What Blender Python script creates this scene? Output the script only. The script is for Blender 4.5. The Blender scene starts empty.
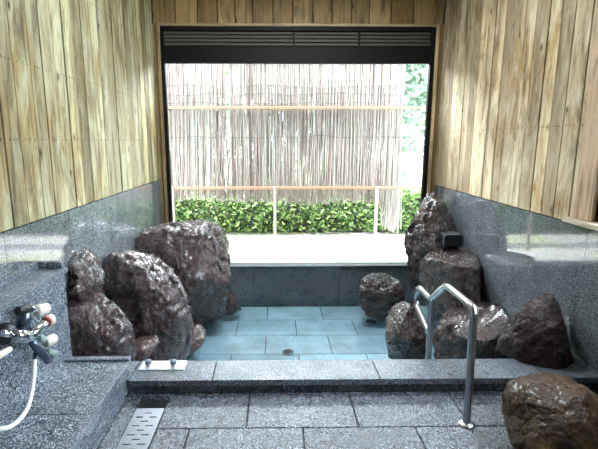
import bpy, bmesh, math, random
from mathutils import Vector, Matrix, noise
random.seed(7)
scn = bpy.context.scene
col = scn.collection
PI = math.pi

# ------------------------------------------------------------------ camera
F = 446.0; PITCH = math.radians(10.67); YAW = math.radians(0.8); CH = 1.5
CX = 276 + F*math.tan(YAW)/math.cos(PITCH); CY = 224.5
FW = Vector((math.sin(YAW)*math.cos(PITCH), math.cos(YAW)*math.cos(PITCH), -math.sin(PITCH)))
RT = Vector((math.cos(YAW), -math.sin(YAW), 0)); UP = RT.cross(FW)
cd = bpy.data.cameras.new('camera'); cam = bpy.data.objects.new('camera', cd); col.objects.link(cam)
cam.location = (0, 0, CH)
cam.rotation_euler = (PI/2-PITCH, 0, -YAW)
cd.sensor_width = 36; cd.lens = F/598*36; cd.shift_x = (299-CX)/598; cd.clip_start = .02; cd.clip_end = 300
scn.camera = cam
CAM = Vector((0, 0, CH))
def ray(x, y): return FW + RT*((x-CX)/F) + UP*(-(y-CY)/F)

# room dimensions
XL, XR, D = -1.442, 1.99, 5.6
YR = -1.6; ZC = 3.3
ZL, ZR = 1.025, .955         # top of the granite wainscot
WZ, PZ = -.555, -.655        # water level, pool floor

# ------------------------------------------------------------------ materials
class N:
    def __init__(s, name):
        s.m = bpy.data.materials.new(name); s.m.use_nodes = True
        s.t = s.m.node_tree; s.b = s.t.nodes['Principled BSDF']; s.out = s.t.nodes['Material Output']
    def n(s, typ, **kw):
        nd = s.t.nodes.new(typ)
        for k, v in kw.items():
            if hasattr(nd, k): setattr(nd, k, v)
        return nd
    def l(s, a, b): s.t.links.new(a, b)
    def co(s, scale=(1, 1, 1), kind='Object', add=None):
        tc = s.n('ShaderNodeTexCoord'); mp = s.n('ShaderNodeMapping'); mp.inputs['Scale'].default_value = scale
        s.l(tc.outputs[kind], mp.inputs['Vector'])
        if add is not None: s.l(add, mp.inputs['Location'])
        return mp.outputs[0]
    def noise(s, v, scale, detail=4, rough=.5, dist=0):
        nd = s.n('ShaderNodeTexNoise'); nd.inputs['Scale'].default_value = scale; nd.inputs['Detail'].default_value = detail
        nd.inputs['Roughness'].default_value = rough; nd.inputs['Distortion'].default_value = dist
        s.l(v, nd.inputs['Vector']); return nd.outputs['Fac']
    def vor(s, v, scale, feature='F1', out='Distance'):
        nd = s.n('ShaderNodeTexVoronoi', feature=feature); nd.inputs['Scale'].default_value = scale
        s.l(v, nd.inputs['Vector']); return nd.outputs[out]
    def ramp(s, v, stops, interp='LINEAR'):
        nd = s.n('ShaderNodeValToRGB'); cr = nd.color_ramp; cr.interpolation = interp
        while len(cr.elements) < len(stops): cr.elements.new(.5)
        for e, (p, c) in zip(cr.elements, stops):
            e.position = p; e.color = (c, c, c, 1) if isinstance(c, (int, float)) else (*c, 1)
        s.l(v, nd.inputs[0]); return nd.outputs[0]
    def mix(s, a, b, f, blend='MIX'):
        nd = s.n('ShaderNodeMix', data_type='RGBA', blend_type=blend)
        for i, v in ((6, a), (7, b), (0, f)):
            if isinstance(v, tuple): nd.inputs[i].default_value = (*v, 1)
            elif isinstance(v, (int, float)): nd.inputs[i].default_value = v
            else: s.l(v, nd.inputs[i])
        return nd.outputs[2]
    def math(s, op, a, b=0.0):
        nd = s.n('ShaderNodeMath', operation=op)
        for i, v in enumerate((a, b)):
            if isinstance(v, (int, float)): nd.inputs[i].default_value = v
            else: s.l(v, nd.inputs[i])
        return nd.outputs[0]
    def attr(s, name, out='Fac'):
        nd = s.n('ShaderNodeAttribute'); nd.attribute_name = name; return nd.outputs[out]
    def bump(s, h, strength, dist, prev=None):
        nd = s.n('ShaderNodeBump'); nd.inputs['Strength'].default_value = strength; nd.inputs['Distance'].default_value = dist
        s.l(h, nd.inputs['Height'])
        if prev is not None: s.l(prev, nd.inputs['Normal'])
        return nd.outputs[0]
    def set(s, **kw):
        for k, v in kw.items():
            k = {'base': 'Base Color', 'rough': 'Roughness', 'metal': 'Metallic', 'normal': 'Normal', 'spec': 'Specular IOR Level',
                 'coat': 'Coat Weight', 'coatr': 'Coat Roughness', 'sub': 'Subsurface Weight'}[k]
            i = s.b.inputs[k]
            if isinstance(v, tuple): i.default_value = (*v, 1)
            elif isinstance(v, (int, float)): i.default_value = v
            else: s.l(v, i)
        return s.m

def plain(name, c, rough=.5, metal=0, spec=.5):
    n = N(name)
    v = n.noise(n.co(), 40, 3)
    return n.set(base=n.mix(tuple(x*.85 for x in c), tuple(min(1, x*1.12) for x in c), v), rough=rough, metal=metal, spec=spec)

def granite(name, dark, mid, light, rough, spec=.5, bump=0.0, bscale=60, sp=260, ior=None, pid=True):
    n = N(name); v = n.co()
    a = n.vor(v, sp, out='Color')
    sep = n.n('ShaderNodeSeparateColor'); n.l(a, sep.inputs[0])
    c = n.ramp(sep.outputs[0], [(0, dark), (.30, dark), (.48, mid), (.72, mid), (.9, light), (1, light)])
    big = n.noise(v, 3.5, 4, .6)
    c = n.mix(c, n.ramp(big, [(.3, .72), (.7, 1.18)]), 1.0, 'MULTIPLY')
    if pid: c = n.mix(c, n.ramp(n.attr('pid'), [(0, .82), (1, 1.15)]), 1.0, 'MULTIPLY')
    r = n.ramp(n.noise(v, 9, 4, .6), [(.3, rough*.7), (.7, min(1, rough*1.4))])
    kw = {}
    if bump:
        h = n.noise(v, bscale, 6, .65)
        kw['normal'] = n.bump(h, bump, .018)
    if ior: n.b.inputs['IOR'].default_value = ior
    return n.set(base=c, rough=r, spec=spec, **kw)

def wood(name, c_dark, c_mid, c_pale, pale=.5, axis='Z', knots=True, rough=.62):
    n = N(name)
    pid = n.attr('pid')
    cmb = n.n('ShaderNodeCombineXYZ')
    for i, k in enumerate((37.0, 91.0, 53.0)): n.l(n.math('MULTIPLY', pid, k), cmb.inputs[i])
    sc = {'Z': (1, 1, .12), 'X': (.12, 1, 1), 'Y': (1, .12, 1)}[axis]
    v = n.co(sc, add=cmb.outputs[0])
    warp = n.noise(v, 3.0, 3, .5)
    # growth rings
    rg = n.math('SINE', n.math('ADD', n.math('MULTIPLY', warp, 55), n.math('MULTIPLY', n.noise(v, 14, 3), 6)))
    rg = n.ramp(rg, [(.0, 0.0), (.75, .35), (1, 1.0)])
    fine = n.noise(n.co({'Z': (1, 1, .04), 'X': (.04, 1, 1), 'Y': (1, .04, 1)}[axis], add=cmb.outputs[0]), 30, 5, .7)
    c = n.mix(c_mid, c_dark, n.math('MULTIPLY', rg, .55))
    c = n.mix(c, tuple(x*.55 for x in c_dark), n.ramp(fine, [(.50, 0.0), (.66, .8)]))
    # bleached, water marked patches
    v2 = n.co({'Z': (1.6, 1.6, .55), 'X': (.55, 1.6, 1.6), 'Y': (1.6, .55, 1.6)}[axis], add=cmb.outputs[0])
    pm = n.noise(v2, 4.0, 7, .68, 1.4)
    pm2 = n.noise(n.co((1, 1, .8)), 1.3, 3, .5)
    pf = n.ramp(n.math('ADD', pm, n.math('MULTIPLY', pm2, .6)), [(.62, 0.0), (.95, 1.0)])
    c = n.mix(c, c_pale, n.math('MULTIPLY', pf, pale))
    c = n.mix(c, n.ramp(pid, [(0, (.55, .51, .45)), (.5, (.92, .92, .92)), (1, (1.15, 1.12, 1.05))]), 1.0, 'MULTIPLY')
    dm = n.noise(n.co({'Z': (2.2, 2.2, .35), 'X': (.35, 2.2, 2.2), 'Y': (2.2, .35, 2.2)}[axis], add=cmb.outputs[0]), 5, 5, .6, .6)
    c = n.mix(c, tuple(x*.35 for x in c_dark), n.ramp(dm, [(.50, 0.0), (.70, .75)]))
    if knots:
        vk = n.co({'Z': (1, 1, .55), 'X': (.55, 1, 1), 'Y': (1, .55, 1)}[axis], add=cmb.outputs[0])
        k = n.vor(vk, 6.5)
        c = n.mix(c, tuple(x*.18 for x in c_dark), n.ramp(k, [(.05, .95), (.085, .4), (.17, 0.0)]))
    nb = n.bump(n.math('ADD', rg, fine), .35, .003)
    return n.set(base=c, rough=rough, normal=nb, spec=.35)

def rockmat(name, lo, mid, hi, olive=None, rough=.22, hifac=.6, coat=.6):
    n = N(name); v = n.co()
    a = n.noise(v, 3.2, 8, .65, .8)
    c = n.ramp(a, [(.28, lo), (.48, mid), (.66, hi)])
    b = n.noise(v, 26, 6, .7)
    c = n.mix(c, tuple(x*.25 for x in lo), n.ramp(b, [(.30, .85), (.5, 0.0)]))
    # pale mineral veins
    vv = n.noise(n.co((1, .5, .45)), 7, 9, .72, 2.6)
    vein = n.ramp(vv, [(.485, 0.0), (.5, 1.0), (.515, 0.0)])
    c = n.mix(c, (.34, .32, .36), n.math('MULTIPLY', vein, hifac*.4))
    sp = n.noise(v, 160, 3, .6)
    c = n.mix(c, (.42, .38, .40), n.math('MULTIPLY', n.ramp(sp, [(.62, 0.0), (.75, 1.0)]), .35*hifac))
    if olive: c = n.mix(c, olive, n.ramp(n.noise(v, 4.5, 7, .7), [(.45, 0.0), (.62, .85)]))
    h1 = n.noise(v, 9, 8, .68, 1.2); h2 = n.noise(v, 45, 6, .7)
    cr = n.vor(n.co(), 11, 'DISTANCE_TO_EDGE')
    nb = n.bump(h1, 1.0, .11); nb = n.bump(h2, .9, .02, nb)
    r = n.ramp(n.noise(v, 14, 5, .7), [(.35, rough*.6), (.7, min(1, rough*2.2))])
    return n.set(base=c, rough=r, normal=nb, spec=.4+.6*coat, coat=coat, coatr=.10)

M = {}
M['gran_wall'] = granite('polished_granite', (.025, .030, .036), (.115, .13, .145), (.32, .35, .38), .055, .5, sp=330, ior=1.8)
M['gran_wall_l'] = granite('polished_granite_left', (.03, .036, .04), (.15, .17, .18), (.40, .43, .45), .06, .5, sp=330, ior=1.75)
M['gran_back'] = granite('honed_granite', (.03, .037, .045), (.105, .125, .145), (.26, .29, .32), .3, .5, sp=330)
M['gran_counter'] = granite('grey_granite', (.012, .017, .024), (.095, .12, .15), (.50, .55, .62), .3, .5, .15, 90, 190)
M['gran_floor'] = granite('flamed_granite', (.02, .025, .033), (.085, .10, .125), (.30, .34, .40), .24, .8, .6, 34, 230)
M['gran_curb'] = granite('curb_granite', (.03, .037, .047), (.135, .16, .19), (.38, .42, .48), .34, .3, .12, 60, 260)
M['gran_curb_shade'] = granite('shaded_curb_granite', (.010, .013, .017), (.035, .043, .053), (.15, .17, .20), .25, .6, sp=230)  # shade on the curb front, painted as a darker granite
M['pool_tile'] = granite('pool_granite_tile', (.50, .66, .74), (.70, .83, .89), (.88, .95, .98), .5, .3, sp=240)
M['joint'] = plain('dark_joint', (.03, .035, .04), .9)
M['wood_l'] = wood('weathered_wood_left', (.095, .055, .015), (.30, .215, .085), (.53, .52, .35), .85)
M['wood_r'] = wood('weathered_wood_right', (.16, .085, .026), (.42, .275, .12), (.72, .63, .46), .9)
M['wood_b'] = wood('aged_wood_header', (.15, .085, .03), (.36, .23, .085), (.48, .35, .17), .5)
M['gap'] = plain('dark_gap', (.012, .009, .006), .9)
M['casing'] = wood('pale_casing_wood', (.34, .23, .10), (.66, .49, .27), (.6, .5, .35), .3, knots=False)
M['casing_x'] = wood('pale_casing_wood_across', (.26, .17, .08), (.52, .39, .22), (.6, .5, .35), .3, axis='X', knots=False)
M['casing_y'] = wood('pink_sill_wood', (.40, .25, .15), (.62, .46, .33), (.74, .66, .56), .6, axis='Y', knots=False)
M['pinkwood'] = wood('pink_casing_wood', (.30, .17, .10), (.50, .34, .22), (.6, .48, .38), .5, knots=False)
M['frame'] = plain('dark_bronze_frame', (.006, .005, .005), .6, 0, .2)
M['louvre'] = plain('grey_louvre', (.13, .12, .10), .5)
M['alu'] = plain('aluminium_sill', (.72, .76, .78), .35, .2)
M['ceiling'] = wood('ceiling_wood', (.20, .13, .06), (.42, .32, .19), (.5, .44, .3), .4, axis='Y')
M['plaster'] = plain('rear_plaster', (.42, .42, .40), .8)
M['black'] = plain('black_plastic', (.012, .013, .014), .4)
M['rock_a'] = rockmat('wet_purple_rock', (.018, .007, .007), (.070, .029, .028), (.17, .095, .098), hifac=1.0, rough=.16)
M['rock_red'] = rockmat('wet_red_rock', (.035, .012, .009), (.11, .04, .032), (.19, .09, .08), rough=.3)
M['rock_d'] = rockmat('dark_brown_rock', (.014, .005, .004), (.048, .018, .014), (.10, .048, .042), hifac=.7, rough=.16)
M['rock_dr'] = rockmat('dark_red_rock', (.010, .003, .003), (.036, .010, .008), (.05, .016, .012), rough=.5, hifac=.2, coat=.12)
M['rock_o'] = rockmat('brown_olive_rock', (.020, .009, .004), (.10, .045, .018), (.24, .12, .05), olive=(.34, .21, .075), rough=.33, hifac=.15, coat=.25)
M['steel'] = plain('brushed_steel', (.46, .48, .50), .27, 1.0)
M['steel_grate'] = plain('grate_steel', (.36, .39, .45), .35, .9)
M['chrome'] = plain('satin_chrome', (.55, .60, .66), .14, 1.0)
M['darkchrome'] = plain('blue_grey_chrome', (.13, .17, .24), .22, .8)
M['cream'] = plain('cream_plastic', (.72, .68, .58), .35)
M['white'] = plain('white_hose', (.74, .76, .74), .35)
M['redcap'] = plain('red_ring', (.55, .16, .12), .4)
M['greencap'] = plain('grey_green_cap', (.22, .30, .27), .35)
M['plate'] = plain('pale_steel_plate', (.70, .74, .76), .3, .4)
M['knobgrey'] = plain('grey_rubber', (.13, .17, .20), .45)

def glass(name, tint, ior=1.5, rough=0.0, bump=False):
    n = N(name); t = n.n('ShaderNodeBsdfTransparent'); g = n.n('ShaderNodeBsdfGlossy'); fr = n.n('ShaderNodeFresnel'); mx = n.n('ShaderNodeMixShader')
    t.inputs[0].default_value = (*tint, 1); g.inputs['Roughness'].default_value = rough; fr.inputs[0].default_value = ior
    if bump:
        nb = n.bump(n.noise(n.co((1, 1, 1)), 5, 2, .5), .02, .01)
        n.l(nb, g.inputs['Normal']); n.l(nb, fr.inputs['Normal'])
    n.l(fr.outputs[0], mx.inputs[0]); n.l(t.outputs[0], mx.inputs[1]); n.l(g.outputs[0], mx.inputs[2]); n.l(mx.outputs[0], n.out.inputs[0])
    return n.m
M['glass'] = glass('window_glass', (.98, .99, .985), 1.18)
M['water'] = glass('bath_water', (.86, .97, 1.0), 1.75, .0, True)

def leafmat(name, a, b, c):
    n = N(name)
    cc = n.ramp(n.attr('pid'), [(0, a), (.5, b), (1, c)])
    tr = n.n('ShaderNodeBsdfTranslucent'); mx = n.n('ShaderNodeMixShader'); mx.inputs[0].default_value = .4
    n.set(base=cc, rough=.5); n.l(cc, tr.inputs[0]); n.l(n.b.outputs[0], mx.inputs[1]); n.l(tr.outputs[0], mx.inputs[2]); n.l(mx.outputs[0], n.out.inputs[0])
    return n.m
M['hedge'] = leafmat('hedge_leaf', (.015, .04, .010), (.10, .19, .045), (.27, .36, .12))
M['tree'] = leafmat('tree_leaf_hazy', (.24, .33, .25), (.40, .50, .40), (.58, .66, .56))  # glare and haze of the bright garden painted as pale leaf colour
M['treed'] = leafmat('tree_leaf_dark', (.05, .09, .04), (.12, .19, .08), (.26, .34, .16))
M['bark'] = plain('bark', (.20, .15, .11), .9)
M['hedge_core'] = plain('hedge_inside', (.03, .04, .02), .9)
n = N('reed'); cc = n.ramp(n.attr('pid'), [(0, (.13, .075, .06)), (.25, (.34, .245, .215)), (.5, (.51, .42, .385)), (.75, (.53, .50, .43)), (1, (.74, .70, .65))])
st = n.noise(n.co((1, 1, .2)), 60, 3)
tr = n.n('ShaderNodeBsdfTranslucent'); mx = n.n('ShaderNodeMixShader'); mx.inputs[0].default_value = .35
cc = n.mix(cc, n.ramp(st, [(.3, .7), (.7, 1.1)]), 1.0, 'MULTIPLY')
n.set(base=cc, rough=.7); n.l(cc, tr.inputs[0]); n.l(n.b.outputs[0], mx.inputs[1]); n.l(tr.outputs[0], mx.inputs[2]); n.l(mx.outputs[0], n.out.inputs[0])
M['reed'] = n.m
M['railwood'] = plain('fence_rail_wood', (.30, .15, .09), .7)
M['postwood'] = plain('fence_post_wood', (.32, .26, .23), .7)
n = N('gravel'); v = n.co(); a = n.vor(v, 30, out='Color'); sp = n.n('ShaderNodeSeparateColor'); n.l(a, sp.inputs[0])
g = n.ramp(sp.outputs[0], [(0, (.27, .26, .24)), (1, (.46, .44, .41))])
gr = n.ramp(n.noise(v, .9, 5, .65), [(.48, 0.0), (.56, .85)])
sepx = n.n('ShaderNodeSeparateXYZ'); n.l(v, sepx.inputs[0])
gy = n.ramp(n.math('DIVIDE', sepx.outputs[1], 20), [(.40, 0.0), (.46, 1.0)])
gx = n.ramp(n.math('ADD', n.math('MULTIPLY', sepx.outputs[0], -.1), n.math('MULTIPLY', n.noise(v, 1.2, 4), .06)), [(.26, 0.0), (.32, 1.0)])
c = n.mix(g, (.30, .32, .13), n.math('MULTIPLY', gr, .75)); c = n.mix(c, (.17, .19, .07), gx); c = n.mix(c, (.30, .36, .16), n.math('MULTIPLY', gy, .8))
M['ground'] = n.set(base=c, rough=.9)

# ------------------------------------------------------------------ mesh helpers
class MB:
    def __init__(s): s.v = []; s.f = []; s.mi = []; s.pid = []; s.mats = []
    def mat(s, m):
        if m not in s.mats: s.mats.append(m)
        return s.mats.index(m)
    def add(s, vs, fs, m, pid=.5):
        o = len(s.v); s.v += [tuple(v) for v in vs]; i = s.mat(m)
        for f in fs: s.f.append([o+k for k in f]); s.mi.append(i); s.pid.append(pid)
    def box(s, x0, x1, y0, y1, z0, z1, m, pid=None, ch=0.0):
        pid = random.random() if pid is None else pid
        if ch <= 0:
            vs = [(x, y, z) for z in (z0, z1) for y in (y0, y1) for x in (x0, x1)]
            s.add(vs, [(0, 2, 3, 1), (4, 5, 7, 6), (0, 1, 5, 4), (2, 6, 7, 3), (0, 4, 6, 2), (1, 3, 7, 5)], m, pid); return
        bm = bmesh.new(); bmesh.ops.create_cube(bm, size=1)
        for v in bm.verts: v.co = Vector(((x0+x1)/2+v.co.x*(x1-x0), (y0+y1)/2+v.co.y*(y1-y0), (z0+z1)/2+v.co.z*(z1-z0)))
        bmesh.ops.bevel(bm, geom=bm.edges[:], offset=ch, segments=2, affect='EDGES', profile=.6)
        s.bm(bm, m, pid)
    def bm(s, bm, m, pid=.5):
        bm.verts.index_update(); s.add([v.co for v in bm.verts], [[v.index for v in f.verts] for f in bm.faces], m, pid); bm.free()
    def tube(s, pts, r, m, seg=12, pid=.5, cap=True):
        pts = [Vector(p) for p in pts]; rs = r if isinstance(r, (list, tuple)) else [r]*len(pts)
        vs = []; t0 = (pts[1]-pts[0]).normalized(); nrm = t0.orthogonal().normalized()
        for i, p in enumerate(pts):
            a = pts[max(i-1, 0)]; b = pts[min(i+1, len(pts)-1)]; t = (b-a)
            if t.length < 1e-9: t = t0
            t.normalize(); nrm = (nrm-t*nrm.dot(t)).normalized(); bn = t.cross(nrm)
            for k in range(seg):
                an = 2*PI*k/seg; vs.append(p+(nrm*math.cos(an)+bn*math.sin(an))*rs[i])
        fs = [(i*seg+k, i*seg+(k+1) % seg, (i+1)*seg+(k+1) % seg, (i+1)*seg+k) for i in range(len(pts)-1) for k in range(seg)]
        if cap: fs += [tuple(reversed(range(seg))), tuple(range((len(pts)-1)*seg, len(pts)*seg))]
        s.add(vs, fs, m, pid)
    def build(s, name, parent=None, smooth=False, bevel=0, label=None, kind=None):
        me = bpy.data.meshes.new(name); me.from_pydata(s.v, [], s.f)
        for m in s.mats: me.materials.append(m)
        me.polygons.foreach_set('material_index', s.mi)
        at = me.attributes.new('pid', 'FLOAT', 'FACE'); at.data.foreach_set('value', s.pid)
        me.update()
        bmx = bmesh.new(); bmx.from_mesh(me); bmesh.ops.recalc_face_normals(bmx, faces=bmx.faces[:]); bmx.to_mesh(me); bmx.free()
        if smooth:
            me.polygons.foreach_set('use_smooth', [True]*len(me.polygons))
            me.set_sharp_from_angle(angle=math.radians(50))
        o = bpy.data.objects.new(name, me); col.objects.link(o)
        if bevel:
            b = o.modifiers.new('bevel', 'BEVEL'); b.width = bevel; b.segments = 2; b.limit_method = 'ANGLE'
        if parent: o.parent = parent; o.matrix_parent_inverse = parent.matrix_world.inverted()
        if label: o['label'] = label
        if kind: o['kind'] = kind
        return o
def tag(o, label, cat, group=None, kind=None):
    o['label'] = label; o['category'] = cat
    if group: o['group'] = group
    if kind: o['kind'] = kind
    return o
def empty(name, loc, label, cat, group=None):
    o = bpy.data.objects.new(name, None); col.objects.link(o); o.location = loc; o.empty_display_size = .1
    bpy.context.view_layer.update()
    return tag(o, label, cat, group)
def struct(mb, name, **k): return mb.build(name, kind='structure', **k)

# ------------------------------------------------------------------ floor, trench, curb
fl = MB(); T0, T1, TY = -.80, -.638, 2.409
fl.box(XL-.1, T0-.012, YR, 2.47, -.30, -.012, M['joint']); fl.box(T1+.012, XR+.1, YR, 2.47, -.30, -.012, M['joint'])
fl.box(T0-.012, T1+.012, TY+.012, 2.47, -.30, -.012, M['joint']); fl.box(T0-.012, T1+.012, YR, TY+.012, -.30, -.07, M['joint'])
def slabs(mb, x0, x1, y0, y1, z0, z1, m, w, h, xo, yo, g=.0035, half=True, ch=.004):
    j = math.floor((y0-yo)/h)
    while yo+j*h < y1:
        ya, yb = max(y0, yo+j*h), min(y1, yo+(j+1)*h); off = (w/2 if (j % 2 and half) else 0)
        i = math.floor((x0-xo-off)/w)-1
        while xo+off+i*w < x1:
            xa, xb = max(x0, xo+off+i*w), min(x1, xo+off+(i+1)*w)
            if xb-xa > .02 and yb-ya > .02: mb.box(xa+g, xb-g, ya+g, yb-g, z0, z1, m, ch=ch)
            i += 1
        j += 1
slabs(fl, T1, XR, YR, 2.47, -.02, 0, M['gran_floor'], .60, .34, -.162, 2.13)
slabs(fl, -.89, T0, YR, 2.47, -.02, 0, M['gran_floor'], .6, .45, -.89, 2.41, half=False)
slabs(fl, T0, T1, TY, 2.47, -.02, 0, M['gran_floor'], .6, .6, T0, TY, half=False)
fl.box(XL, -.892, YR, 2.47, -.02, 0, M['gran_floor'])
struct(fl, 'floor')
cb = MB()
cb.box(XL, XR, 2.475, 2.69, -.64, .02, M['joint'], .5)
for a, b in ((-.888, -.388), (-.388, .625), (.625, 1.64), (1.64, XR)):
    cb.box(a+.002, b-.002, 2.455, 2.70, .052, .09, M['gran_curb'], ch=.004)
    cb.box(a+.002, b-.002, 2.47, 2.50, .002, .05, M['gran_curb_shade'], ch=.002)
cb.box(XL, -.89, 2.47, 2.70, .0, .09, M['gran_curb'], .5)
k = XL
while k < XR: cb.box(k+.002, min(k+1.0, XR)-.002, 2.688, 2.71, -.66, .05, M['gran_back']); k += 1.0
struct(cb, 'trim_1')

# pool floor
pf = MB(); pf.box(XL-.1, XR+.1, 2.60, D+.05, -.80, PZ-.012, M['joint'])
slabs(pf, XL, XR, 2.71, D, PZ-.015, PZ, M['pool_tile'], .69, .445, -.461+.345, 4.25, g=.005, ch=0)
struct(pf, 'trim_2')
wt = MB(); wt.add([(x, y, WZ) for y in (2.712, D-.002) for x in (XL+.002, XR-.002)], [(0, 1, 3, 2)], M['water'])
w = wt.build('bath_water'); tag(w, 'clear pale blue bath water filling the sunken stone tub', 'water', kind='stuff')

# ------------------------------------------------------------------ walls
def planks_x(name, X, side, y0, y1, z0, z1, mat, wmin, wmax, hole=None, nails=()):
    """vertical planks on a wall lying in a plane of constant X; side=+1 room is at larger x"""
    mb = MB(); back = X-side*.03
    xs = sorted((back-side*.12, back))
    def solid(xa, xb, m, ya, yb, pid, ch=0):
        if hole and yb > hole[0] and ya < hole[1]:
            if ya < hole[0]: mb.box(xa, xb, ya, hole[0], z0, z1, m, pid)
            if yb > hole[1]: mb.box(xa, xb, hole[1], yb, z0, z1, m, pid)
            a, b = max(ya, hole[0]), min(yb, hole[1])
            if hole[2] > z0: mb.box(xa, xb, a, b, z0, hole[2], m, pid)
            mb.box(xa, xb, a, b, hole[3], z1, m, pid)
        else: mb.box(xa, xb, ya, yb, z0, z1, m, pid, ch)
    solid(xs[0], xs[1], M['gap'], y0, y1, .5)
    y = y1
    while y > y0:
        ww = random.uniform(wmin, wmax); ya = max(y0, y-ww); t = random.uniform(-.004, .004)
        pxs = sorted((back, X+side*t))
        solid(pxs[0], pxs[1], mat, ya+.004, y-.004, random.random(), .003)
        for nz in nails:
            for yy in (ya+.04, y-.04, (ya+y)/2):
                if ya > y0 and not (hole and hole[0] < yy < hole[1]):
                    xn = X+side*.0045
                    mb.add([(xn, yy+.0055*math.cos(q*PI/3), nz+random.uniform(-.004, .004)+.0055*math.sin(q*PI/3)) for q in range(6)], [tuple(range(6))], M['gap'])
        y -= ww
    return mb
def grid_x(mb, X, side, y0, y1, z0, z1, ys, m, zs=()):
    back = X-side*.03
    xs = sorted((back-side*.12, back)); mb.box(xs[0], xs[1], y0, y1, z0, z1, M['joint'], .5)
    ed = [y0]+sorted(v for v in ys if y0 < v < y1)+[y1]; zz = [z0]+list(zs)+[z1]
    xs = sorted((back, X))
    for a, b in zip(ed, ed[1:]):
        for c, d in zip(zz, zz[1:]): mb.box(xs[0], xs[1], a+.0015, b-.0015, c+.0015, d-.0015, m)
WH = (.50, 2.72, .98, 2.62)   # side window hole y0,y1,z0,z1
lw = planks_x('wall_left', XL-.004, 1, YR, D, ZL, ZC, M['wood_l'], .135, .19, nails=(1.505, 1.935, 2.55))
wl = struct(lw, 'wall_left')
g = MB(); grid_x(g, XL, 1, YR, D, -.72, ZL-.004, [3.086-.755*k for k in range(-3, 6)], M['gran_wall_l'])
g.build('granite_panel', wl)
rw = planks_x('wall_right', XR+.004, -1, YR, D, ZR, ZC, M['wood_r'], .14, .20, hole=WH, nails=(1.60,))
wr = struct(rw, 'wall_right')
g = MB(); grid_x(g, XR, -1, YR, D, -.72, ZR-.004, [3.528-.767*k for k in range(-2, 6)], M['gran_wall'])
g.build('granite_panel', wr)
# back wall: wood header above the window and granite below
OX0, OX1, OZ0, OZ1 = -1.40, 1.94, -.085, 2.85
bw = MB(); bw.box(XL-.15, XR+.15, D+.03, D+.15, OZ1, ZC, M['gap'])
x = XL
while x < XR:
    ww = random.uniform(.20, .27); bw.box(x+.006, min(XR, x+ww)-.006, D, D+.03, OZ1, ZC, M['wood_b'], ch=.002); x += ww
bw.box(XL-.15, OX0, D+.005, D+.15, OZ0, OZ1, M['wood_b']); bw.box(OX1, XR+.15, D+.005, D+.15, OZ0, OZ1, M['wood_b'])
wb = struct(bw, 'wall_back')
g = MB(); g.box(XL-.15, XR+.15, D+.03, D+.2, -.72, OZ0-.01, M['joint'], .5)
ed = [XL, -.331-1.165+.09, -.331, .834, XR]
for a, b in zip(ed, ed[1:]):
    if b-a > .1: g.box(a+.002, b-.002, D, D+.03, -.70, OZ0, M['gran_back'])
g.build('granite_panel', wb)
# rear wall behind the camera, with a broad high window
r = MB(); r.box(XL-.15, XR+.15, YR-.12, YR, 0, ZC, M['ceiling'])
struct(r, 'wall_rear')
c = MB(); c.box(XL-.15, XR+.15, YR-.12, D+.15, ZC+.02, ZC+.14, M['gap'])
x = XL
while x < XR: c.box(x+.002, min(XR, x+.22)-.002, YR, D, ZC, ZC+.02, M['ceiling']); x += .22
struct(c, 'ceiling')

# ------------------------------------------------------------------ windows
f = MB(); y0, y1 = D+.0, D+.07
FX0, FX1 = -1.365, 1.885   # inner face of frame at sides
f.box(OX0+.035, -1.325, D+.0, D+.07, OZ0, OZ1-.03, M['frame'])
f.box(1.855, OX1-.035, D+.0, D+.07, OZ0, OZ1-.03, M['frame'])
f.box(-1.325, 1.855, D+.0, D+.07, 2.775, OZ1-.03, M['frame'])
f.box(-1.325, 1.855, D+.0, D+.07, 2.41, 2.60, M['frame'])
f.box(-1.325, 1.855, D+.0, D+.07, OZ0, OZ0+.022, M['alu'])
w1 = struct(f, 'window_1', bevel=.004)
c = MB()
c.box(OX0, OX0+.032, D-.025, D+.05, OZ0, OZ1-.0, M['casing']); c.box(OX1-.032, OX1, D-.025, D+.05, OZ0, OZ1, M['casing'])
c.box(OX0+.032, OX1-.032, D-.025, D+.05, OZ1-.028, OZ1, M['casing_x'])
c.build('casing', w1, bevel=.003)
lv = MB()
for i in range(4):
    z = 2.625+i*.042
    lv.add([(-1.325, D+.012, z-.012), (1.855, D+.012, z-.012), (1.855, D+.05, z+.026), (-1.325, D+.05, z+.026), (-1.325, D+.02, z-.016), (1.855, D+.02, z-.016), (1.855, D+.058, z+.022), (-1.325, D+.058, z+.022)],
           [(0, 1, 2, 3), (4, 7, 6, 5), (0, 4, 5, 1), (3, 2, 6, 7)], M['louvre'])
lv.box(-1.325, 1.855, D+.062, D+.07, 2.60, 2.775, M['frame'])
for x in (.215, .995): lv.box(x-.008, x+.008, D+.004, D+.062, 2.60, 2.775, M['frame'])
lv.build('louvre', w1)
p = MB(); p.box(-1.325, 1.855, D+.034, D+.038, OZ0+.02, 2.415, M['glass']); p.build('pane', w1)
s = MB(); s.box(XL+.03, XR-.03, D-.03, D+.03, OZ0-.018, OZ0, M['alu']); s.build('sill', w1, bevel=.003)
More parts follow.
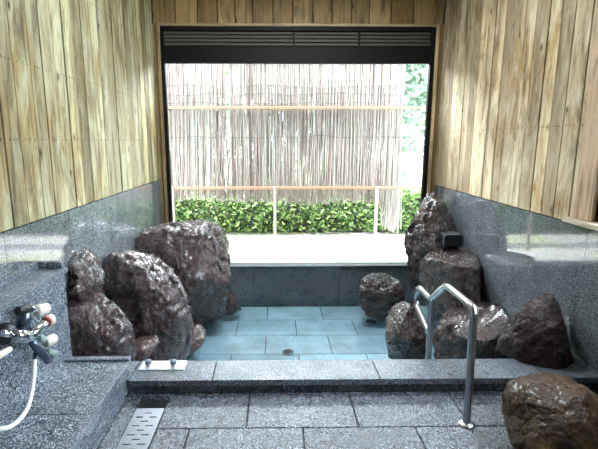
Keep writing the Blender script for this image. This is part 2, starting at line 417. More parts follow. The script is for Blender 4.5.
# side window on the right wall
s = MB(); a, b, c0, c1 = WH
fx0, fx1 = XR+.02, XR+.09
s.box(fx0, fx1, a, a+.06, c0, c1, M['frame']); s.box(fx0, fx1, b-.06, b, c0, c1, M['frame'])
s.box(fx0, fx1, a, b, c0, c0+.05, M['frame']); s.box(fx0, fx1, a, b, c1-.05, c1, M['frame']); s.box(fx0, fx1, 1.58, 1.64, c0, c1, M['frame'])
w2 = struct(s, 'window_2')
s = MB(); s.box(XR+.05, XR+.055, a+.05, b-.05, c0+.04, c1-.04, M['glass']); s.build('pane', w2)
s = MB(); s.box(XR-.022, XR+.02, b, b+.17, ZR+.045, c1+.12, M['pinkwood']); s.box(XR-.022, XR+.02, a-.17, a, ZR+.045, c1+.12, M['pinkwood'])
s.box(XR-.022, XR+.02, a, b, c1, c1+.12, M['pinkwood']); s.build('casing', w2, bevel=.003)
s = MB(); s.box(XR-.075, XR+.05, a-.2, b+.20, ZR+.012, ZR+.045, M['casing_y']); s.build('sill', w2, bevel=.004)
# ------------------------------------------------------------------ rocks
def rock(name, poly, Yc, depth, mat, seed, n=2.6, amp=.05, sub=6, base=PZ, label='', cuts=(), c=None, streak=None, xr=None, level=False, yaw=0, nf=9, fd=(.70, .93)):
    if c is None: c = (sum(p[0] for p in poly)/len(poly), sum(p[1] for p in poly)/len(poly))
    d = ray(*c); C = CAM+d*(Yc/d.y); dn = d.normalized()
    if level: dn = Vector((dn.x, dn.y, 0)).normalized()
    if yaw: dn = Matrix.Rotation(math.radians(yaw), 3, 'Z') @ dn
    u = dn.cross(Vector((0, 0, 1))).normalized(); v = u.cross(dn).normalized()
    pts = []
    for p in poly:
        q = ray(*p); t = (C-CAM).dot(dn)/q.dot(dn); w_ = CAM+q*t-C; pts.append((w_.dot(u), w_.dot(v)))
    def R(a):
        dx, dy = math.cos(a), math.sin(a); best = 0
        for (x1, y1), (x2, y2) in zip(pts, pts[1:]+pts[:1]):
            ex, ey = x2-x1, y2-y1; den = dx*ey-dy*ex
            if abs(den) < 1e-9: continue
            t = (x1*ey-y1*ex)/den; s = (x1*dy-y1*dx)/den
            if t > 0 and -1e-6 <= s <= 1+1e-6: best = max(best, t)
        return best
    tab = [R(2*PI*i/360) for i in range(360)]
    tab = [sum(tab[(i+k) % 360] for k in range(-2, 3))/5 for i in range(360)]
    size = sum(tab)/360
    bm = bmesh.new(); bmesh.ops.create_icosphere(bm, subdivisions=sub, radius=1)
    off = Vector((seed*7.3, seed*3.1, seed*5.7))
    cutsn = [(Vector(a_).normalized(), k_) for a_, k_ in cuts]
    rc = random.Random(seed*11+1); facets = []
    for _ in range(nf):
        fn_ = Vector((rc.gauss(0, .62), -rc.uniform(.35, 1.0), rc.gauss(.1, .62))).normalized(); facets.append((fn_, rc.uniform(*fd)))
    sa = math.radians(rc.uniform(25, 70)) if streak is None else math.radians(streak)
    rot = Matrix.Rotation(sa, 3, 'Y')
    for vt in bm.verts:
        p = vt.co.copy()
        h = math.hypot(p.x, p.z); t = math.atan2(abs(p.y), h)
        rr = max(math.cos(t), 0)**(2/n); dd = math.copysign(math.sin(t)**(2/n), p.y)
        th = math.atan2(p.z, p.x); deg = (math.degrees(th)) % 360; i0 = int(deg) % 360; fr = deg-int(deg)
        Rv = tab[i0]*(1-fr)+tab[(i0+1) % 360]*fr
        Rv = size+(Rv-size)*min(1, rr/.8)**2
        L = Vector((Rv*rr*math.cos(th), depth*dd, Rv*rr*math.sin(th)))
        for nn, k_ in cutsn:          # broken flat faces
            e = L.dot(nn)-k_
            if e > 0: L -= nn*e*.93
        qn = Vector((L.x/size, L.y/depth, L.z/size))
        for nn, k_ in facets:
            e = qn.dot(nn)-k_
            if e > 0: qn -= nn*e*.85
        L = Vector((qn.x*size, qn.y*depth, qn.z*size))
        q = L/size
        f1 = noise.fractal(q*1.6+off, .9, 2.1, 5)
        qs = rot @ q; wv = noise.noise_vector(q*1.3+off)*.45
        rd = noise.ridged_multi_fractal((qs+wv)*1.0*Vector((1, 1, 1)).x+Vector((0, 0, qs.z*2.2))+off*1.3, .85, 2.2, 6, 1.0, 2.0)
        cr = noise.voronoi(q*2.2+off+noise.noise_vector(q*2+off)*.3)[0]
        edge = cr[1]-cr[0]
        ft = 0
        for fs_, fk in ((1.5, .75), (3.4, .45)):
            xq = q*fs_+off+wv*.4; vd, vp = noise.voronoi(xq)
            p0 = vp[0]; rv = noise.noise_vector(p0*3.7+Vector((.3, .7, .1))); ft += fk*((xq-p0).dot(rv)*2.4+noise.noise(p0*5.1)*.8)
        dsp = amp*size*(.35*f1+.75*(rd-1.1)+1.1*ft-.7*max(0, .10-edge)/.10)
        k_ = 1.0 if abs(p.y) > .35 else .55+.45*abs(p.y)/.35
        L += L.normalized()*dsp*k_
        for nn, kc in cutsn:
            e = L.dot(nn)-kc
            if e > 0: L -= nn*e*.8
        vt.co = L
    # keep the overall outline of the boulder at its intended size
    def Rpx(an):
        dx, dy = math.cos(an), math.sin(an); best = 0
        for (ax, ay), (bx_, by_) in zip(poly, poly[1:]+poly[:1]):
            x1, y1, ex, ey = ax-c[0], ay-c[1], bx_-ax, by_-ay; den = dx*ey-dy*ex
            if abs(den) < 1e-9: continue
            t = (x1*ey-y1*ex)/den; s_ = (x1*dy-y1*dx)/den
            if t > 0 and -1e-6 <= s_ <= 1+1e-6: best = max(best, t)
        return best
    NB = 72; tgt = [Rpx(2*PI*(i+.5)/NB) for i in range(NB)]
    for it in range(4):
        mx_ = [1e-3]*NB; inf = []
        for vt in bm.verts:
            Pc = C+u*vt.co.x+dn*vt.co.y+v*vt.co.z-CAM; dd_ = Pc.dot(FW)
            px, py = CX+F*Pc.dot(RT)/dd_-c[0], CY-F*Pc.dot(UP)/dd_-c[1]
            an = (math.atan2(py, px)/(2*PI)*NB) % NB; inf.append(an); k_ = int(an) % NB; mx_[k_] = max(mx_[k_], math.hypot(px, py))
        fac = [t_/m_ for t_, m_ in zip(tgt, mx_)]; fac = [(fac[i-2]+2*fac[i-1]+3*fac[i]+2*fac[(i+1) % NB]+fac[(i+2) % NB])/9 for i in range(NB)]
        for vt, an in zip(bm.verts, inf):
            a_ = an-.5; i0 = math.floor(a_) % NB; fr = a_-math.floor(a_); k_ = fac[i0]*(1-fr)+fac[(i0+1) % NB]*fr
            wgt = min(1, math.hypot(vt.co.x, vt.co.z)/(.75*size))**2; k_ = 1+(k_-1)*wgt
            vt.co.x *= k_; vt.co.z *= k_
    for vt in bm.verts:
        P = C+u*vt.co.x+dn*vt.co.y+v*vt.co.z
        P.z = max(P.z, base+.001)
        P.x = min(max(P.x, XL+.006), XR-.006); P.y = min(P.y, D-.035)
        vt.co = P
    me = bpy.data.meshes.new(name); bm.to_mesh(me); bm.free()
    me.polygons.foreach_set('use_smooth', [True]*len(me.polygons)); me.materials.append(mat)
    o = bpy.data.objects.new(name, me)
    lo = min(v_.co.z for v_ in me.vertices); org = Vector((C.x, C.y, lo))
    me.transform(Matrix.Translation(-org)); o.location = org
    col.objects.link(o); return tag(o, label, 'rock')

rock('boulder', [(131, 240), (140, 230), (158, 224), (180, 221), (205, 219), (221, 225), (229, 240), (231, 262), (229, 292), (226, 316), (206, 326), (170, 320), (140, 290)], 4.75, .42, M['rock_a'], 1, 3.2, .06,
     level=True, yaw=30, label='largest rounded boulder on the left, touching the window sill', cuts=[((-.1, -.35, .93), .50)])
rock('boulder', [(95, 268), (104, 255), (118, 250), (137, 250), (158, 256), (175, 272), (188, 298), (195, 325), (194, 345), (188, 358), (170, 372), (140, 374), (112, 330), (98, 300)], 3.72, .42, M['rock_a'], 2, 2.6, .075, yaw=28, streak=50,
     label='striated purple boulder with pale streaks, directly behind the small two-knob plate')
rock('boulder', [(60, 288), (86, 286), (101, 292), (120, 307), (134, 330), (137, 350), (132, 385), (100, 395), (60, 385)], 3.02, .28, M['rock_a'], 3, 2.8, .06, yaw=15,
     label='purple boulder at the far end of the stone bench')
rock('boulder', [(58, 262), (70, 252), (86, 246), (96, 254), (104, 272), (106, 300), (84, 312), (60, 308), (54, 285)], 3.12, .15, M['rock_d'], 4, 2.8, .05, sub=5, yaw=45,
     label='small dark pointed rock resting against the left granite wall above the bench-end boulder')
rock('stone', [(186, 336), (190, 326), (199, 322), (206, 330), (205, 342), (196, 352), (186, 362), (176, 362), (178, 345)], 4.05, .16, M['rock_red'], 5, 2.6, .08, sub=5,
     label='small reddish stone at the water edge right of the striated boulder')
rock('stone', [(226, 292), (232, 289), (238, 300), (242, 310), (232, 315), (222, 316)], 5.15, .14, M['rock_d'], 6, 2.6, .08, sub=5,
     label='low dark stone tucked at the right foot of the largest boulder')
rock('stone', [(126, 345), (140, 337), (156, 334), (160, 342), (150, 356), (134, 372), (124, 370)], 3.22, .14, M['rock_red'], 7, 2.4, .04, sub=5,
     label='smooth reddish stone wedged between bench-end boulder and striated boulder')
# right side
rock('boulder', [(407, 262), (406, 243), (412, 222), (420, 203), (427, 193), (435, 191), (443, 198), (452, 214), (461, 231), (466, 248), (468, 275), (455, 300), (425, 305), (410, 290)], 4.82, .38, M['rock_d'], 8, 2.6, .07, yaw=-35, streak=15,
     label='tall pointed rock leaning in the right corner beside the window')
rock('boulder', [(420, 262), (430, 251), (450, 246), (470, 246), (482, 251), (487, 262), (488, 290), (486, 312), (450, 318), (425, 305), (418, 282)], 4.25, .36, M['rock_d'], 9, 7.0, .035, nf=0, yaw=-12,
     level=True, label='blocky flat-topped rock with a dark front face, against the right wall', cuts=[((-.05, -.10, .99), .23), ((-.35, -.93, -.05), .30), ((.5, -.86, .1), .36)])
rock('boulder', [(358, 290), (361, 279), (370, 273), (386, 273), (399, 280), (405, 290), (405, 304), (399, 316), (382, 321), (366, 316), (359, 304)], 4.95, .22, M['rock_d'], 20, 3.2, .08, fd=(.5, .8),
     level=True, label='reddish rock in the water below the window, farthest from the handrail')
rock('boulder', [(386, 318), (392, 306), (402, 301), (415, 304), (425, 316), (429, 334), (428, 352), (425, 366), (400, 368), (388, 358), (385, 338)], 3.85, .24, M['rock_d'], 11, 3.2, .07, fd=(.55, .85),
     label='upright rock in the water immediately left of the handrail posts')
rock('boulder', [(432, 335), (440, 317), (452, 307), (472, 302), (492, 302), (506, 308), (513, 322), (510, 350), (500, 372), (450, 374), (434, 362)], 3.62, .36, M['rock_d'], 12, 4.5, .05, nf=3,
     level=True, label='broad pale-topped rock behind the handrail, at the curb', cuts=[((0, -.35, .93), .20)])
rock('boulder', [(494, 352), (499, 336), (510, 318), (526, 302), (541, 294), (552, 292), (559, 302), (565, 322), (570, 345), (576, 368), (570, 384), (530, 388), (505, 378), (496, 366)], 2.78, .20, M['rock_dr'], 13, 2.8, .04, base=.085,
     label='dark triangular rock standing on the right end of the curb')
rock('boulder', [(502, 395), (507, 382), (522, 375), (545, 372), (568, 377), (590, 388), (612, 410), (622, 440), (600, 480), (555, 490), (520, 470), (506, 430), (501, 410)], 1.98, .24, M['rock_o'], 24, 3.0, .06, fd=(.6, .9), base=.001,
     level=True, label='brown and olive boulder on the floor at the lower right corner')

# spout recess stone lip on the tall rock
e = empty('water_spout', (1.66, 4.45, .55), 'small dark rectangular spout set into the tall corner rock', 'spout')
m = MB()
d = ray(453, 247); P = CAM+d*(4.42/d.y)
hw, hh = .097, .125
x0, y0_, z0 = P.x, P.y, P.z
prof = [(-hw, 0), (-hw, hh*.8), (-hw*.8, hh), (hw*.8, hh), (hw, hh*.8), (hw, 0)]
for (a1, b1), (a2, b2) in zip(prof, prof[1:]):
    m.tube([(x0+a1, y0_, z0+b1), (x0+a2, y0_, z0+b2)], .010, M['darkchrome'], 8)
m.build('rim', e, smooth=True)
m = MB(); m.box(x0-hw, x0+hw, y0_+.0, y0_+.22, z0, z0+hh, M['black']); m.build('box', e, bevel=.012)

# ------------------------------------------------------------------ bench and wash counter
e = empty('stone_bench', (-1.1, 2.0, 0), 'low grey granite bench along the left wall under the shower counter', 'bench')
m = MB(); bx0, bx1 = -1.278, -.89
m.box(bx0, bx1-.008, -1.0, 2.535, .001, .165, M['gran_counter'], .4); m.build('body', e)
m = MB()
for a, b in ((2.50, 1.98), (1.975, 1.40), (1.395, .8), (.795, .2), (.195, -.4), (-.405, -1.0)): m.box(bx0, bx1-.05, b, a, .165, .19, M['gran_counter'], ch=.003)
m.build('seat_slab', e)
m = MB()
for a, b in ((2.50, 1.68), (1.677, .8), (.797, -1.0)): m.box(bx1-.048, bx1, b, a, .165, .192, M['gran_curb'], ch=.004)
m.build('edge_strip', e)
m = MB(); m.box(bx0, bx1, 2.502, 2.545, .166, .205, M['gran_curb'], ch=.005); m.build('end_lip', e)
e = empty('wash_counter', (-1.36, 2.0, 0), 'tall speckled granite shower counter with a shelf top on the left wall', 'counter')
m = MB(); m.box(XL+.001, -1.28, -1.0, 2.61, .001, .715, M['gran_counter'], .5); m.build('body', e)
m = MB(); m.box(XL+.001, -1.268, -1.0, 2.64, .715, .745, M['gran_curb'], .8, ch=.004); m.build('shelf', e)
m = MB(); m.box(XL+.001, -1.29, 2.60, 2.64, .746, .785, M['gran_counter'], .3, ch=.005); m.build('end_upstand', e)
m = MB(); m.box(XL+.001, XL+.018, -1.0, 2.598, .746, .79, M['gran_counter'], .3, ch=.003); m.build('back_upstand', e)

# ------------------------------------------------------------------ faucet
def at(x, y, X): d = ray(x, y); return CAM+d*(X/d.x)
FXF = -1.279
e = empty('shower_mixer', tuple(at(24, 335, FXF)), 'chrome shower mixer with cream knobs on the granite counter front', 'tap')
def cyl(name, p, q, r, mat, seg=20, lab=None, rr=None, bev=.003, extra=None):
    m_ = MB(); p, q = Vector(p), Vector(q); L = (q-p); a_ = L.normalized()
    b_ = min(bev, L.length*.3); rr = rr if rr is not None else r
    if extra is None and name not in ('escutcheon', 'hose_socket', 'inlet'): r *= 1.32; rr *= 1.32
    m_.tube([p, p+a_*1e-4, p+a_*b_, q-a_*b_, q-a_*1e-4, q], [r*.01, r-b_, r, rr, rr-b_, rr*.01], mat, seg, cap=False)
    return m_.build(name, extra or e, smooth=True, label=lab)
X1, X2 = FXF+.055, FXF+.10
cyl('escutcheon', at(4, 333, FXF), at(5, 334, FXF+.02), .052, M['black'], 28, 'black round wall flange')
cyl('inlet', at(2, 333, FXF+.03), at(17, 336, X1), .017, M['chrome'])
b = cyl('mixer_body', at(14, 336, X1), at(31, 337, X1+.02), .026, M['chrome'], 24)
cyl('inlet_pipe', at(22, 336, FXF), at(23, 337, X1), .018, M['darkchrome'])
cyl('selector_housing', at(24, 329, X1), at(25, 309, X1), .026, M['darkchrome'], 24)
cyl('selector_cap', at(17, 311, X1), at(30, 309, X1+.02), .017, M['black'], 20)
cyl('knob_neck', at(28, 309, X1), at(37, 310, X1+.01), .013, M['chrome'])
kx = cyl('cream_knob', at(36, 311, X1), at(47, 308, X1+.02), .023, M['cream'], 28, rr=.021)
br = cyl('spout_barrel', at(28, 337, X1+.02), at(47, 322, X1+.045), .0195, M['chrome'], 24)
cyl('red_ring', at(46, 322, X1+.045), at(48, 320.5, X1+.047), .0215, M['redcap'], 24, 'red band round the barrel end')
cyl('barrel_cap', at(48, 321, X1+.047), at(52, 319, X1+.055), .022, M['cream'], 24)
cyl('lower_arm', at(31, 341, X1+.01), at(49, 360, X1+.04), .015, M['darkchrome'], 20, rr=.020)
cyl('green_cap', at(38, 341, X1), at(44, 338, X1+.03), .016, M['greencap'], 20)
cyl('temperature_knob', at(45, 343, X1+.02), at(55, 338, X1+.045), .022, M['cream'], 28, rr=.020)
cyl('lever', at(47, 352, X1+.02), at(57, 354, X1+.04), .013, M['greencap'], 20)
cyl('hose_socket', at(35, 352, X1-.01), at(34.5, 359, X1-.01), .0095, M['darkchrome'])
# hose
def smooth_path(pts, n=10):
    pts = [Vector(p) for p in pts]; out = []
    P = [pts[0]*2-pts[1]]+pts+[pts[-1]*2-pts[-2]]
    for i in range(1, len(P)-2):
        for k in range(n):
            t = k/n; a, b, c_, d_ = P[i-1], P[i], P[i+1], P[i+2]
            out.append(.5*((2*b)+(c_-a)*t+(2*a-5*b+4*c_-d_)*t*t+(3*b-a-3*c_+d_)*t**3))
    return out+[pts[-1]]
hp = [at(34.6, 360, -1.189), at(34, 376, -1.165), at(31.5, 394, -1.14), at(26.5, 410, -1.11), at(17, 422, -1.09), at(6, 428, -1.09), at(-8, 426, -1.10), at(-26, 400, -1.15), at(-40, 350, -1.19)]
m = MB(); m.tube(smooth_path(hp), .0098, M['white'], 12)
tag(m.build('shower_hose', smooth=True), 'white flexible shower hose looping down from the mixer', 'hose')
e2 = empty('hand_shower', tuple(at(0, 352, FXF+.03)), 'cream hand shower handle hanging at the left edge of the picture', 'shower head')
m = MB(); m.tube([at(11, 348, FXF+.05), at(10.5, 348.5, FXF+.05), at(9, 349.5, FXF+.05), at(0, 355, FXF+.05), at(-14, 362, FXF+.05)], [.001, .010, .0145, .0165, .017], M['cream'], 20)
m.build('handle', e2, smooth=True)
m = MB(); m.tube([at(-14, 362, FXF+.05), at(-15, 362.5, FXF+.05), at(-24, 366, FXF+.05), at(-26, 367, FXF+.05)], [.017, .03, .038, .036], M['cream'], 24); m.build('shower_face', e2, smooth=True)
m = MB(); m.tube([at(-8, 359, FXF), at(-8, 359, FXF+.045)], .016, M['darkchrome'], 16); m.build('holder', e2, smooth=True)

# ------------------------------------------------------------------ small plate with two knobs on the curb
e = empty('valve_plate', (-.72, 2.63, .09), 'small pale plate with two grey knobs on the left end of the curb', 'valve plate')
m = MB(); m.box(-.862, -.578, 2.575, 2.688, .0905, .098, M['plate'], ch=.003)
m.build('plate', e)
for px in (148.5, 173.5):
    q = ray(px, 366); t = (.098-CH)/q.z; X_, Y_ = q.x*t, q.y*t
    m = MB(); m.tube([(X_, Y_, .098), (X_, Y_, .1), (X_, Y_, .112), (X_, Y_, .113)], [.014, .016, .016, .011], M['steel'], 20)
    nk = m.build('neck', e, smooth=True)
    m = MB(); m.tube([(X_, Y_, .113), (X_, Y_, .1135), (X_, Y_, .117), (X_, Y_, .136), (X_, Y_, .139), (X_, Y_, .1395)], [.001, .017, .020, .020, .016, .001], M['knobgrey'], 24); m.build('knob', e, smooth=True)

# ------------------------------------------------------------------ floor drain
e = empty('drain_grate', (-.72, 2.2, 0), 'stainless steel slotted drain grate in the floor beside the bench', 'drain')
m = MB(); gy0, gy1, gx0, gx1 = .6, 2.316, T0-.002+.004, T1-.002
pitch = .0375; zt, zb = -.001, -.005
# rows: alternating slot pairs
def strip(xa, xb, ya, yb): m.box(xa, xb, ya, yb, zb, zt, M['steel_grate'], .5)
y = gy1; row = 0; sl = .009; sw = .040
strip(gx0, gx1, y-.012, y); y -= .012
while y-pitch > gy0:
    strip(gx0, gx1, y-(pitch-sl), y); ya = y-pitch; yb = y-(pitch-sl)
    cs = [-.757, -.684] if row % 2 else [-.7205]
    xs = [gx0]
    for c_ in cs: xs += [c_-sw/2, c_+sw/2]
    xs.append(gx1)
    for k in range(0, len(xs), 2): strip(xs[k], xs[k+1], ya, yb)
    y = ya; row += 1
m.build('grate_plate', e)
m = MB(); m.box(gx0, gx1, 2.318, TY-.001, -.012, -.006, M['black'])
for k in range(12): m.box(gx0+.004+k*.0132, gx0+.008+k*.0132, 2.318, TY-.001, -.006, -.002, M['black'])
m.build('dark_end_section', e, label='black section at the far end of the grate')

for i, ((px, py), lab) in enumerate((((288, 353), 'round dark drain cover on the pool floor nearest the curb'), ((371, 322), 'round dark drain cover on the pool floor beside the rock below the window'))):
    q = ray(px, py); t = (PZ-CH)/q.z; X_, Y_ = q.x*t, q.y*t
    e = empty('pool_drain', (X_, Y_, PZ), lab, 'drain')
    m = MB(); m.tube([(X_, Y_, PZ+.001), (X_, Y_, PZ+.002), (X_, Y_, PZ+.014), (X_, Y_, PZ+.016)], [.055, .062, .058, .045], M['darkchrome'] if i else M['steel'], 28); m.build('flange', e, smooth=True)
    m = MB(); m.tube([(X_, Y_, PZ+.0162), (X_, Y_, PZ+.018)], .042, M['black'], 24); m.build('cap', e, smooth=True)

# ------------------------------------------------------------------ handrail
e = empty('handrail', (1.02, 2.15, 0), 'bent stainless steel handrail stepping down into the bath', 'handrail')
def fillet(pts, r, n=6):
    pts = [Vector(p) for p in pts]; out = [pts[0]]
    for a, b, c_ in zip(pts, pts[1:], pts[2:]):
        d1 = (a-b).normalized(); d2 = (c_-b).normalized(); rr = min(r, (a-b).length*.48, (c_-b).length*.48)
        p1, p2 = b+d1*rr, b+d2*rr
        for k in range(n+1):
            t = k/n; out.append(p1*(1-t)**2+b*2*t*(1-t)+p2*t*t)
    return out+[pts[-1]]
HX = 1.02; rr = .0205
m = MB(); m.tube(fillet([(HX, 2.145, .002), (HX, 2.165, .65), (HX, 2.55, .645), (HX, 2.78, .47), (HX, 3.04, .47), (HX, 3.085, .36), (HX, 3.06, .32), (HX, 2.79, .235)], .05), rr, M['steel'], 20); m.build('rail', e, smooth=True)
m = MB(); m.tube([(HX, 2.77, .47), (HX, 2.76, PZ+.001)], rr, M['steel'], 20); m.build('post', e, smooth=True)
m = MB(); m.tube([(HX, 2.145, .0005), (HX, 2.145, .004), (HX, 2.145, .010), (HX, 2.145, .016)], [.046, .046, .040, .024], M['steel'], 28); m.build('flange', e, smooth=True)

# ------------------------------------------------------------------ outdoors
gnd = MB(); gz = -.22
gnd.add([(-30, D+.2, gz), (30, D+.2, gz), (30, 45, gz), (-30, 45, gz)], [(0, 1, 2, 3)], M['ground'])
gnd.add([(-30, -12, gz-.5), (30, -12, gz-.5), (30, D+.2, gz-.5), (-30, D+.2, gz-.5)], [(0, 1, 2, 3)], M['ground'])
struct(gnd, 'ground')
SY = 6.95
def screen(x0, x1, label, seed, hang):
    rnd = random.Random(seed)
    e = empty('reed_screen', ((x0+x1)/2, SY, 1.0), label, 'screen', 'reed screens hung on the fence')
    m = MB(); x = x0
    while x < x1:
        edge = hang(x)
        zb_ = edge+rnd.uniform(-.06, .12); zt_ = 2.95+rnd.uniform(-.02, .06)
        lean = rnd.gauss(0, .025); yy = SY+rnd.uniform(-.022, .03); pid = min(1, max(0, rnd.gauss(.60, .19)+.25*noise.noise(Vector((x*3, seed, 0)))))
        ph = rnd.uniform(0, 6); am = rnd.uniform(0, .012)
        pts = [(x+lean*(z-2.6)*.8+am*math.sin(z*4+ph), yy+.01*math.sin(z*3+ph), z) for z in [zb_+(zt_-zb_)*k/5 for k in range(6)]]
        m.tube(pts, rnd.uniform(.0035, .0085), M['reed'], 4, pid, cap=False); x += rnd.uniform(.0019, .0034)
    x = x0+.01
    while x < x1-.03:
        m.tube([(x, SY+.045, hang(x)+.1), (x+rnd.gauss(0, .01), SY+.045, 2.9)], .009, M['reed'], 4, rnd.uniform(.2, .9), cap=False); x += rnd.uniform(.014, .024)
    for _ in range(int((x1-x0)*26)):  # loose ragged stalks hanging at the lower edge
        x = rnd.uniform(x0, x1); z = hang(x)+rnd.uniform(-.04, .15); L = rnd.uniform(.15, .4); ln = rnd.gauss(0, .12)
        m.tube([(x, SY-.03, z+L*.6), (x+ln*.4, SY-.035, z+.02), (x+ln, SY-.03, z-L*.25)], .0028, M['reed'], 4, rnd.random(), cap=False)
    m.build('reeds', e, kind='stuff')
    for zz in (2.30, 2.17, 2.06, 1.55):
        m = MB(); pts = []; x = x0; 
        while x < x1: pts.append((x, SY-.028, zz+.05*noise.noise(Vector((x*2.2, zz*9, seed))))); x += .05
        m.tube(pts, .0028, M['black'], 5); m.build('tie_wire', e)
screen(-2.6, -.76, 'brown reed screen hanging at the left of the fence', 3, lambda x: .62+.05*noise.noise(Vector((x*3, 0, 0))))
screen(-.70, 1.93, 'wide pale reed screen hanging at the right of the fence', 4, lambda x: .58-.02*math.sin(x*3)+.05*noise.noise(Vector((x*3, 4, 0)))-(.50*min(1, max(0, (x-1.66)/.1))))
# outer loose bundle with a slanting right edge
e = empty('timber_fence', (0, SY-.08, gz), 'timber fence of thin rails and posts carrying the reed screens', 'fence')
for z, t in ((1.98, .026), (.775, .026)):
    m = MB(); m.box(-3.4, 2.9, SY-.075, SY-.045, z-t*.75, z+t*.75, M['railwood']); m.build('rail', e, bevel=.003)
for i, x in enumerate((-1.6, -.02, 1.56, 3.1)):
    m = MB(); m.box(x-.022, x+.022, SY-.115, SY-.076, gz+.001, .80, M['postwood']); m.build('post', e, bevel=.003)

def leaves(m, n, fn, size, mat, rnd):
    for _ in range(n):
        p = fn(rnd); s = size*rnd.uniform(.6, 1.4)
        a = Vector((rnd.gauss(0, 1), rnd.gauss(0, 1), rnd.gauss(0, .7))).normalized(); b = a.orthogonal().normalized()
        b = Matrix.Rotation(rnd.uniform(0, 6.28), 3, a) @ b
        p = Vector(p); c_ = a.cross(b)
        m.add([p-a*s, p+b*s*.42+c_*s*.12, p+a*s, p-b*s*.42+c_*s*.12], [(0, 1, 2), (0, 2, 3)], mat, rnd.random())
rnd = random.Random(5)
e = empty('hedge', (0, 8.4, gz), 'low leafy green hedge running behind the reed fence', 'hedge')
m = MB()
def hedge_top(x): return .50+.10*noise.noise(Vector((x*1.3, 1, 0)))+.05*noise.noise(Vector((x*5, 2, 0)))
def hp_(r):
    x = r.uniform(-6.5, 5.5); t = r.random()**.7; top = hedge_top(x); a = r.uniform(-.15, PI*.75)
    rad = 1+.10*noise.noise(Vector((x*4, a*2, 0)))+r.uniform(-.1, .06)
    return (x, 8.5-.42*math.cos(a)*rad, gz+.15+max(-.1, (top-gz-.15)*math.sin(a)*rad))
leaves(m, 11000, hp_, .055, M['hedge'], rnd); m.build('foliage', e, kind='stuff')
m = MB()
for k in range(48):
    x = -6.4+k*.25; m.tube([(x, 8.5, gz+.03), (x, 8.5, gz+.3), (x, 8.5, hedge_top(x)-.08)], [.22, .30, .10], M['hedge_core'], 7)  # bulky dark core tubes filling the inside of the foliage
m.build('dark_core', e, kind='stuff')

def tree(x, y, h, r, n, label, mat, seed, low=.0):
    rn = random.Random(seed); e = empty('tree', (x, y, gz), label, 'tree')
    m = MB(); m.tube([(x, y, gz+.01), (x+.05, y, gz+h*.3), (x-.05, y, gz+h*.75)], [.16, .12, .05], M['bark'], 10); m.build('trunk', e, smooth=True)
    bl = [(Vector((x+rn.gauss(0, r*.5), y+rn.gauss(0, r*.35), gz+h*rn.uniform(low, .95))), r*rn.uniform(.25, .55)) for _ in range(26)]
    def fn(q):
        c_, rr_ = q.choice(bl); d_ = Vector((q.gauss(0, 1), q.gauss(0, 1), q.gauss(0, 1))).normalized()*rr_*q.uniform(.6, 1.05)
        p = c_+d_; p.z = max(p.z, gz+.03); return p
    m = MB(); leaves(m, n, fn, .15, mat, rn); m.build('foliage', e, kind='stuff')
tree(3.4, 13.5, 6.5, 2.2, 9000, 'pale leafy tree seen in the gap right of the reed screen', M['tree'], 1)
tree(6.8, 15.5, 7.5, 2.6, 8000, 'pale tree outside, farthest to the right', M['tree'], 2)
tree(-.5, 15.0, 6.5, 2.6, 6000, 'pale tree behind the middle of the reed fence', M['tree'], 3)
tree(-4.6, 14.0, 7, 2.5, 7000, 'dark tree behind the left reed screen', M['treed'], 4)
tree(-8.2, 12.0, 7, 2.6, 11000, 'dark tree left of the fence, seen only as a reflection in the right wall', M['treed'], 5)
tree(-13.5, 15.5, 8, 3.2, 12000, 'dark tree at the far left, seen only as a reflection in the right wall', M['treed'], 6)

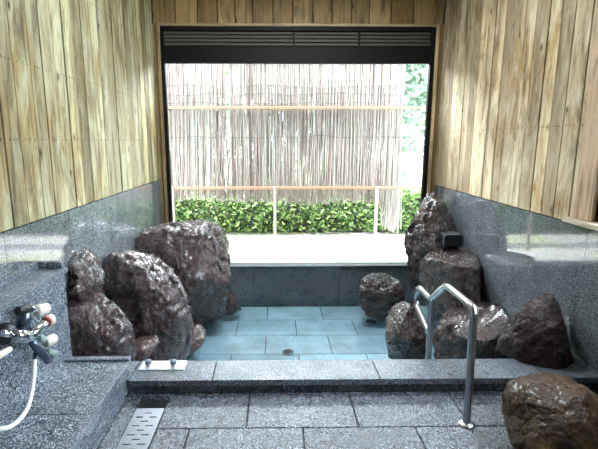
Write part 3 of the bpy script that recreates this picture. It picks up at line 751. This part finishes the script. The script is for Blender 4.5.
# ------------------------------------------------------------------ light
wd = bpy.data.worlds.new('world'); scn.world = wd; wd.use_nodes = True
bg = wd.node_tree.nodes['Background']; bg.inputs[0].default_value = (.72, .86, 1.0, 1); bg.inputs[1].default_value = 9.0
def light(name, typ, loc, rot, energy, color, **kw):
    l = bpy.data.lights.new(name, typ); l.energy = energy; l.color = color
    for k_, v_ in kw.items(): setattr(l, k_, v_)
    o = bpy.data.objects.new(name, l); o.location = loc; o.rotation_euler = rot; col.objects.link(o); return o
sd = Vector((.25, .12, -1)).normalized()   # travel direction of sunlight
light('sun', 'SUN', (0, 0, 10), sd.to_track_quat('-Z', 'Y').to_euler(), 13.0, (1, .96, .90), angle=.01)
light('front_window_fill', 'AREA', (.25, 6.62, 3.02), Vector((0, -.80, -.60)).to_track_quat('-Z', 'Y').to_euler(), 280, (.88, .95, 1.0), shape='RECTANGLE', size=3.3, size_y=.75)  # added fill lamp outside above the front window, brightens tub and rocks
light('side_window_fill', 'AREA', (XR-.03, 1.6, 1.8), (0, PI/2, 0), 28, (.86, .93, 1.0), shape='RECTANGLE', size=1.5, size_y=2.0)  # added fill lamp just inside the side window, strengthens its light

e = empty('added_fill_lamp', (.3, 3.9, ZC), 'added fill lamp, out of view under the wooden ceiling above the bath', 'lamp')  # fitting made up to brighten the tub, unseen by the camera
m = MB(); m.box(-.2, .8, 3.4, 4.4, ZC-.05, ZC-.001, M['frame']); m.build('housing', e, bevel=.004)
dm = N('fill_lamp_diffuser'); dm.set(base=(.8, .85, .9)); dm.b.inputs['Emission Color'].default_value = (.85, .94, 1, 1); dm.b.inputs['Emission Strength'].default_value = 2
m = MB(); m.box(-.16, .76, 3.44, 4.36, ZC-.056, ZC-.0505, dm.m); m.build('diffuser', e)
light('added_fill_lamp_light', 'AREA', (.3, 3.9, ZC-.065), (0, 0, 0), 58, (.82, .93, 1.0), shape='RECTANGLE', size=.9, size_y=.9)
scn.view_settings.view_transform = 'Standard'; scn.view_settings.look = 'None'
scn.view_settings.exposure = 0.68; scn.view_settings.gamma = 1.0
scn.view_settings.use_curve_mapping = False
scn.cycles.use_denoising = True
scn.cycles.max_bounces = 8; scn.cycles.transparent_max_bounces = 16; scn.cycles.sample_clamp_indirect = 8
